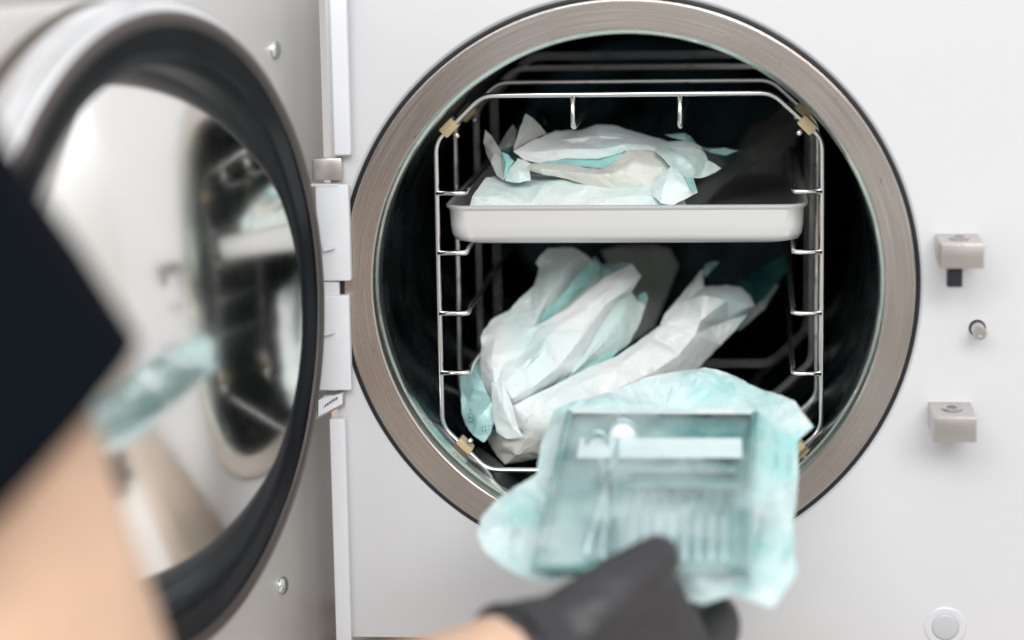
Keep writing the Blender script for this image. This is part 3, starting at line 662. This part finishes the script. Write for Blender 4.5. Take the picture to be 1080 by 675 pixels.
# ------------------------------------------------------------------ pouch held in the hand
def HY(py): return -.022-(py-390)/250*.19       # the pouch slopes up and away from the hand
HP = pouch('sterilisation_pouch', 'big clear teal pouch held in the gloved hand, instrument box showing through it', None, (.03, -.17, -.07)); del_ = HP
def H(px, py, d=0): return (px, py, HY(py)+d)
OUT = [(584, 432), (602, 424), (628, 417), (652, 410), (680, 399), (700, 394), (722, 391), (744, 387.5), (760, 391), (776, 397), (790, 405), (806, 412), (824, 417), (838, 423), (848, 437), (858, 450), (848, 459), (841, 466), (842, 500), (840, 530), (836, 552), (837, 578), (840, 604), (829, 622), (815, 641), (796, 635), (776, 627), (758, 632), (742, 638), (726, 632), (700, 622), (660, 612), (620, 606), (592, 612), (568, 616), (546, 606), (526, 594), (510, 580), (503, 564), (508, 545), (524, 527), (546, 512), (566, 500), (570, 470)]
sheet('paper_back', [H(x, y, .004) for x, y in OUT], [H(590, 560, .008), H(700, 590, .008), H(800, 520, .010), H(700, 450, .012), H(760, 405, .006), H(540, 560, .0), H(820, 600, .0), H(815, 450, .0), H(640, 420, .002)], 'held_back', HP, .0026, 60, 4, thick=.0006, seed=41)
sheet('film_front', [H(x, y, .001) for x, y in OUT], [H(600, 430, -.020), H(700, 429, -.023), H(797, 432, -.020), H(806, 470, -.022), H(800, 540, -.022), H(792, 600, -.018), H(700, 607, -.020), H(566, 600, -.016), H(572, 560, -.022), H(584, 500, -.024), H(830, 470, -.004), H(828, 560, -.002), H(818, 615, .0), H(540, 575, -.004), H(525, 550, -.004), H(745, 405, -.008), H(690, 412, -.010), H(780, 412, -.004), H(640, 424, -.012), H(690, 480, -.026), H(680, 550, -.026), H(640, 520, -.024), H(750, 520, -.025)], 'held_film', HP, .0018, 60, 5, thick=.0002, seed=42, smooth=3)
# the box inside: floor, rim and divider
BX = empty('instrument_box', (.03, -.17, -.06)); tag(BX, 'shallow teal plastic box of instruments wrapped inside the held pouch', 'box')
def quadbox(bm, c4, d0, d1):
    vs = [bm.verts.new(at(x, y, HY(y)+d)) for d in (d0, d1) for x, y in c4]
    for f in ((0, 1, 2, 3), (7, 6, 5, 4), (0, 4, 5, 1), (1, 5, 6, 2), (2, 6, 7, 3), (3, 7, 4, 0)): bm.faces.new([vs[i] for i in f])
    bmesh.ops.recalc_face_normals(bm, faces=bm.faces)
bm = bmesh.new(); quadbox(bm, [(604, 436), (792, 437), (784, 598), (568, 596)], -.004, .001)
link('floor', bm, 'trayteal', BX, smooth=False)
bm = bmesh.new()
def rimbar(a, b, w=4): 
    (ax, ay), (bx, by) = a, b; dx, dy = bx-ax, by-ay; L = math.hypot(dx, dy); nx, ny = -dy/L*w/2, dx/L*w/2
    quadbox(bm, [(ax+nx, ay+ny), (bx+nx, by+ny), (bx-nx, by-ny), (ax-nx, ay-ny)], -.0165, .0)
c4 = [(601, 433), (796, 434), (788, 600), (563, 598)]
for i in range(1, 4): rimbar(c4[i], c4[(i+1) % 4], 6)
link('rim', bm, 'trayteal', BX, smooth=False)
bm = bmesh.new(); rimbar(c4[0], c4[1], 5); link('top_rim_highlight', bm, 'pad', BX, smooth=False)  # highlight along the box's top edge, painted as a white bar
bm = bmesh.new(); rimbar((652, 436), (646, 596), 4); link('divider', bm, 'trayteal', BX, smooth=False)
bm = bmesh.new(); quadbox(bm, [(612, 462), (782, 462), (783, 483), (608, 483)], -.017, -.012); link('highlight_bar', bm, 'pad', BX, smooth=False)  # white bar standing in for a highlight across the box
bm = bmesh.new(); quadbox(bm, [(664, 492), (776, 493), (776, 499), (663, 498)], -.015, -.011); quadbox(bm, [(664, 510), (776, 511), (776, 515), (663, 514)], -.015, -.011); link('rail', bm, 'tool', BX, smooth=False)
GI = 'instruments lined up in the held box'
for i in range(8):
    x = 668+i*14; bm = bmesh.new()
    P = [at(x, 520, HY(520)-.010), at(x-1, 540, HY(540)-.010), at(x-2, 592, HY(592)-.009)]
    tube(bm, P, [.0011, .0015, .0014], 10)
    o = link('dental_instrument', bm, 'tool', None)
    tag(o, 'slim steel instrument rod standing in the row inside the teal box of the held pouch', 'instrument', GI)
bm = bmesh.new()
ringp = [at(657+15*math.cos(t_), 460+17*math.sin(t_), HY(460)-.0175) for t_ in [2*PI*i/36 for i in range(36)]]
tube(bm, ringp, .0011, 8, True)
ringp = [at(630+11*math.cos(t_), 470+15*math.sin(t_), HY(470)-.0165) for t_ in [2*PI*i/36 for i in range(36)]]
tube(bm, ringp, .0011, 8, True)
tube(bm, [at(650, 475, HY(475)-.0175), at(637, 520, HY(520)-.016), at(618, 585, HY(585)-.012)], [.0013, .0022, .001], 8)
tube(bm, [at(634, 485, HY(485)-.0165), at(640, 520, HY(520)-.015), at(636, 590, HY(590)-.012)], [.0013, .0022, .001], 8)
tag(link('scissors', bm, 'tool', None), 'steel scissors with round finger rings at the upper left inside the held pouch', 'scissors')
bm = bmesh.new(); lathe(bm, [(0, .001), (.0058, .001), (.0068, -.001), (.0068, -.003)], (at(657, 460, HY(460)-.0185), RX, -RY, -RZ), 32)
tag(link('cotton_pad', bm, 'pad', None), 'round white pad seen through the scissor ring in the held pouch', 'pad')

# ------------------------------------------------------------------ person: arm from the left, gloved hand
PR = empty('person', (-.28, -.45, -.2)); tag(PR, 'person reaching in from the left with bare arm, dark sleeve and black glove', 'person')
sh = at(-360, 130, -.50); el = at(112, 900, -.445); wr = at(540, 706, -.254)
up = [(sh, .062), (at(-200, 280, -.50), .055), (at(-48, 466, -.495), .0455), (at(54, 726, -.47), .0425), (el, .042)]
fo = [(el, .042), (el.lerp(wr, .25), .0410), (el.lerp(wr, .6), .0335), (el.lerp(wr, .88), .0262), (wr, .0255), (at(585, 690, -.234), .026)]
def hand(g):
    palm = [[(at(560, 700, -0.2470), .022+g), (at(610, 678, -0.2310), .022+g), (at(655, 668, -0.2190), .021+g)],
            [(at(560, 712, -0.2410), .020+g), (at(640, 720, -0.2140), .019+g), (at(705, 720, -0.1940), .015+g)],
            [(at(590, 700, -0.2370), .021+g), (at(650, 692, -0.2170), .020+g), (at(712, 692, -0.1970), .0135+g)]]
    thumb = [[(at(590, 678, -0.2410), .020+g), (at(632, 642, -0.2370), .0165+g), (at(668, 610, -0.2270), .0135+g), (at(689, 592, -0.2200), .0108+g), (at(693, 589, -0.2190), .0098+g)]]
    web = [[(at(632, 655, -0.2260), .018+g), (at(672, 640, -0.2150), .0185+g), (at(690, 672, -0.2070), .0185+g)], [(at(662, 628, -0.2230), .0155+g), (at(688, 618, -0.2150), .0125+g), (at(700, 650, -0.2070), .0125+g), (at(716, 676, -0.2010), .0125+g)]]
    fing = [[(at(700, 688, -0.1990), .0115+g), (at(748, 690, -0.1870), .0105+g), (at(762, 652, -0.1750), .0092+g), (at(752, 644, -0.1620), .0085+g)],
            [(at(705, 705, -0.1950), .0115+g), (at(752, 706, -0.1740), .0095+g), (at(752, 672, -0.1470), .0085+g), (at(720, 640, -0.1290), .0075+g)],
            [(at(700, 722, -0.1950), .0110+g), (at(742, 730, -0.1690), .0092+g), (at(738, 700, -0.1390), .0082+g), (at(704, 664, -0.1210), .0072+g)],
            [(at(690, 738, -0.1950), .0100+g), (at(724, 748, -0.1690), .0080+g), (at(718, 722, -0.1410), .0072+g), (at(690, 690, -0.1250), .0064+g)]]
    return palm, thumb, web, fing
palm, thumb, web, fing = hand(-.0014)
blob('body', [up, fo]+palm+thumb+web+fing, 'skin', PR, .0026, 8)
palm, thumb, web, fing = hand(.0006)
gl = blob('glove', [[(at(545, 704, -0.2530), .0272), (at(566, 695, -0.2440), .0268), (at(590, 688, -0.2340), .025)]]+palm+thumb+web+fing, 'glove', PR, .0019, 5)
for v in gl.data.vertices:
    q = v.co*95; w_ = max(0, 1-abs((v.co-at(575, 690, -.27)).length-.012)/.045)
    v.co += v.normal*((1-abs(noise.noise(q*.8))*3)*.00035+(1-abs(noise.noise(V((q.x*.5, q.y*.5, q.z*1.6))))*3)*.0007*w_)
# rolled cuff
ax = (at(590, 688, -0.2340)-at(540, 706, -0.2540)).normalized(); u1 = ax.orthogonal().normalized(); u2 = ax.cross(u1)
bm = bmesh.new(); cc = at(541, 705, -0.2545)
tube(bm, [cc+u1*(.0272*math.cos(t_))+u2*(.0272*math.sin(t_)) for t_ in [2*PI*i/48 for i in range(48)]], .0016, 10, True); link('cuff', bm, 'black', gl)
# sleeve
ax = (at(0, 490, -.49)-at(-140, 340, -.50)).normalized(); u1 = RX-ax*RX.dot(ax); u1.normalize(); u2 = ax.cross(u1)
bm = bmesh.new(); rows = []
base = at(0, 482, -.494)
for k_, (s, r0) in enumerate(((-.125, .078), (-.09, .073), (-.06, .069), (-.035, .0655), (-.012, .0630), (0, .0620), (.001, .0610), (-.004, .0585), (-.03, .053))):
    row = []
    for i in range(72):
        t_ = 2*PI*i/72; rr = r0*(1+.10*noise.noise(V((math.cos(t_)*1.6, math.sin(t_)*1.6, s*18))))
        hem = 1 if k_ >= 3 else 0
        # hem hangs lower on the body side
        off = .008*(.5-.5*math.cos(t_)) * max(0, 1+s/.06)
        row.append(bm.verts.new(base+ax*(s+off)+u1*(rr*math.cos(t_))+u2*(rr*math.sin(t_))))
    rows.append(row)
for A_, B_ in zip(rows, rows[1:]):
    for i in range(72): bm.faces.new((A_[i], A_[(i+1) % 72], B_[(i+1) % 72], B_[i]))
bmesh.ops.recalc_face_normals(bm, faces=bm.faces)
link('sleeve', bm, 'sleeve', PR)
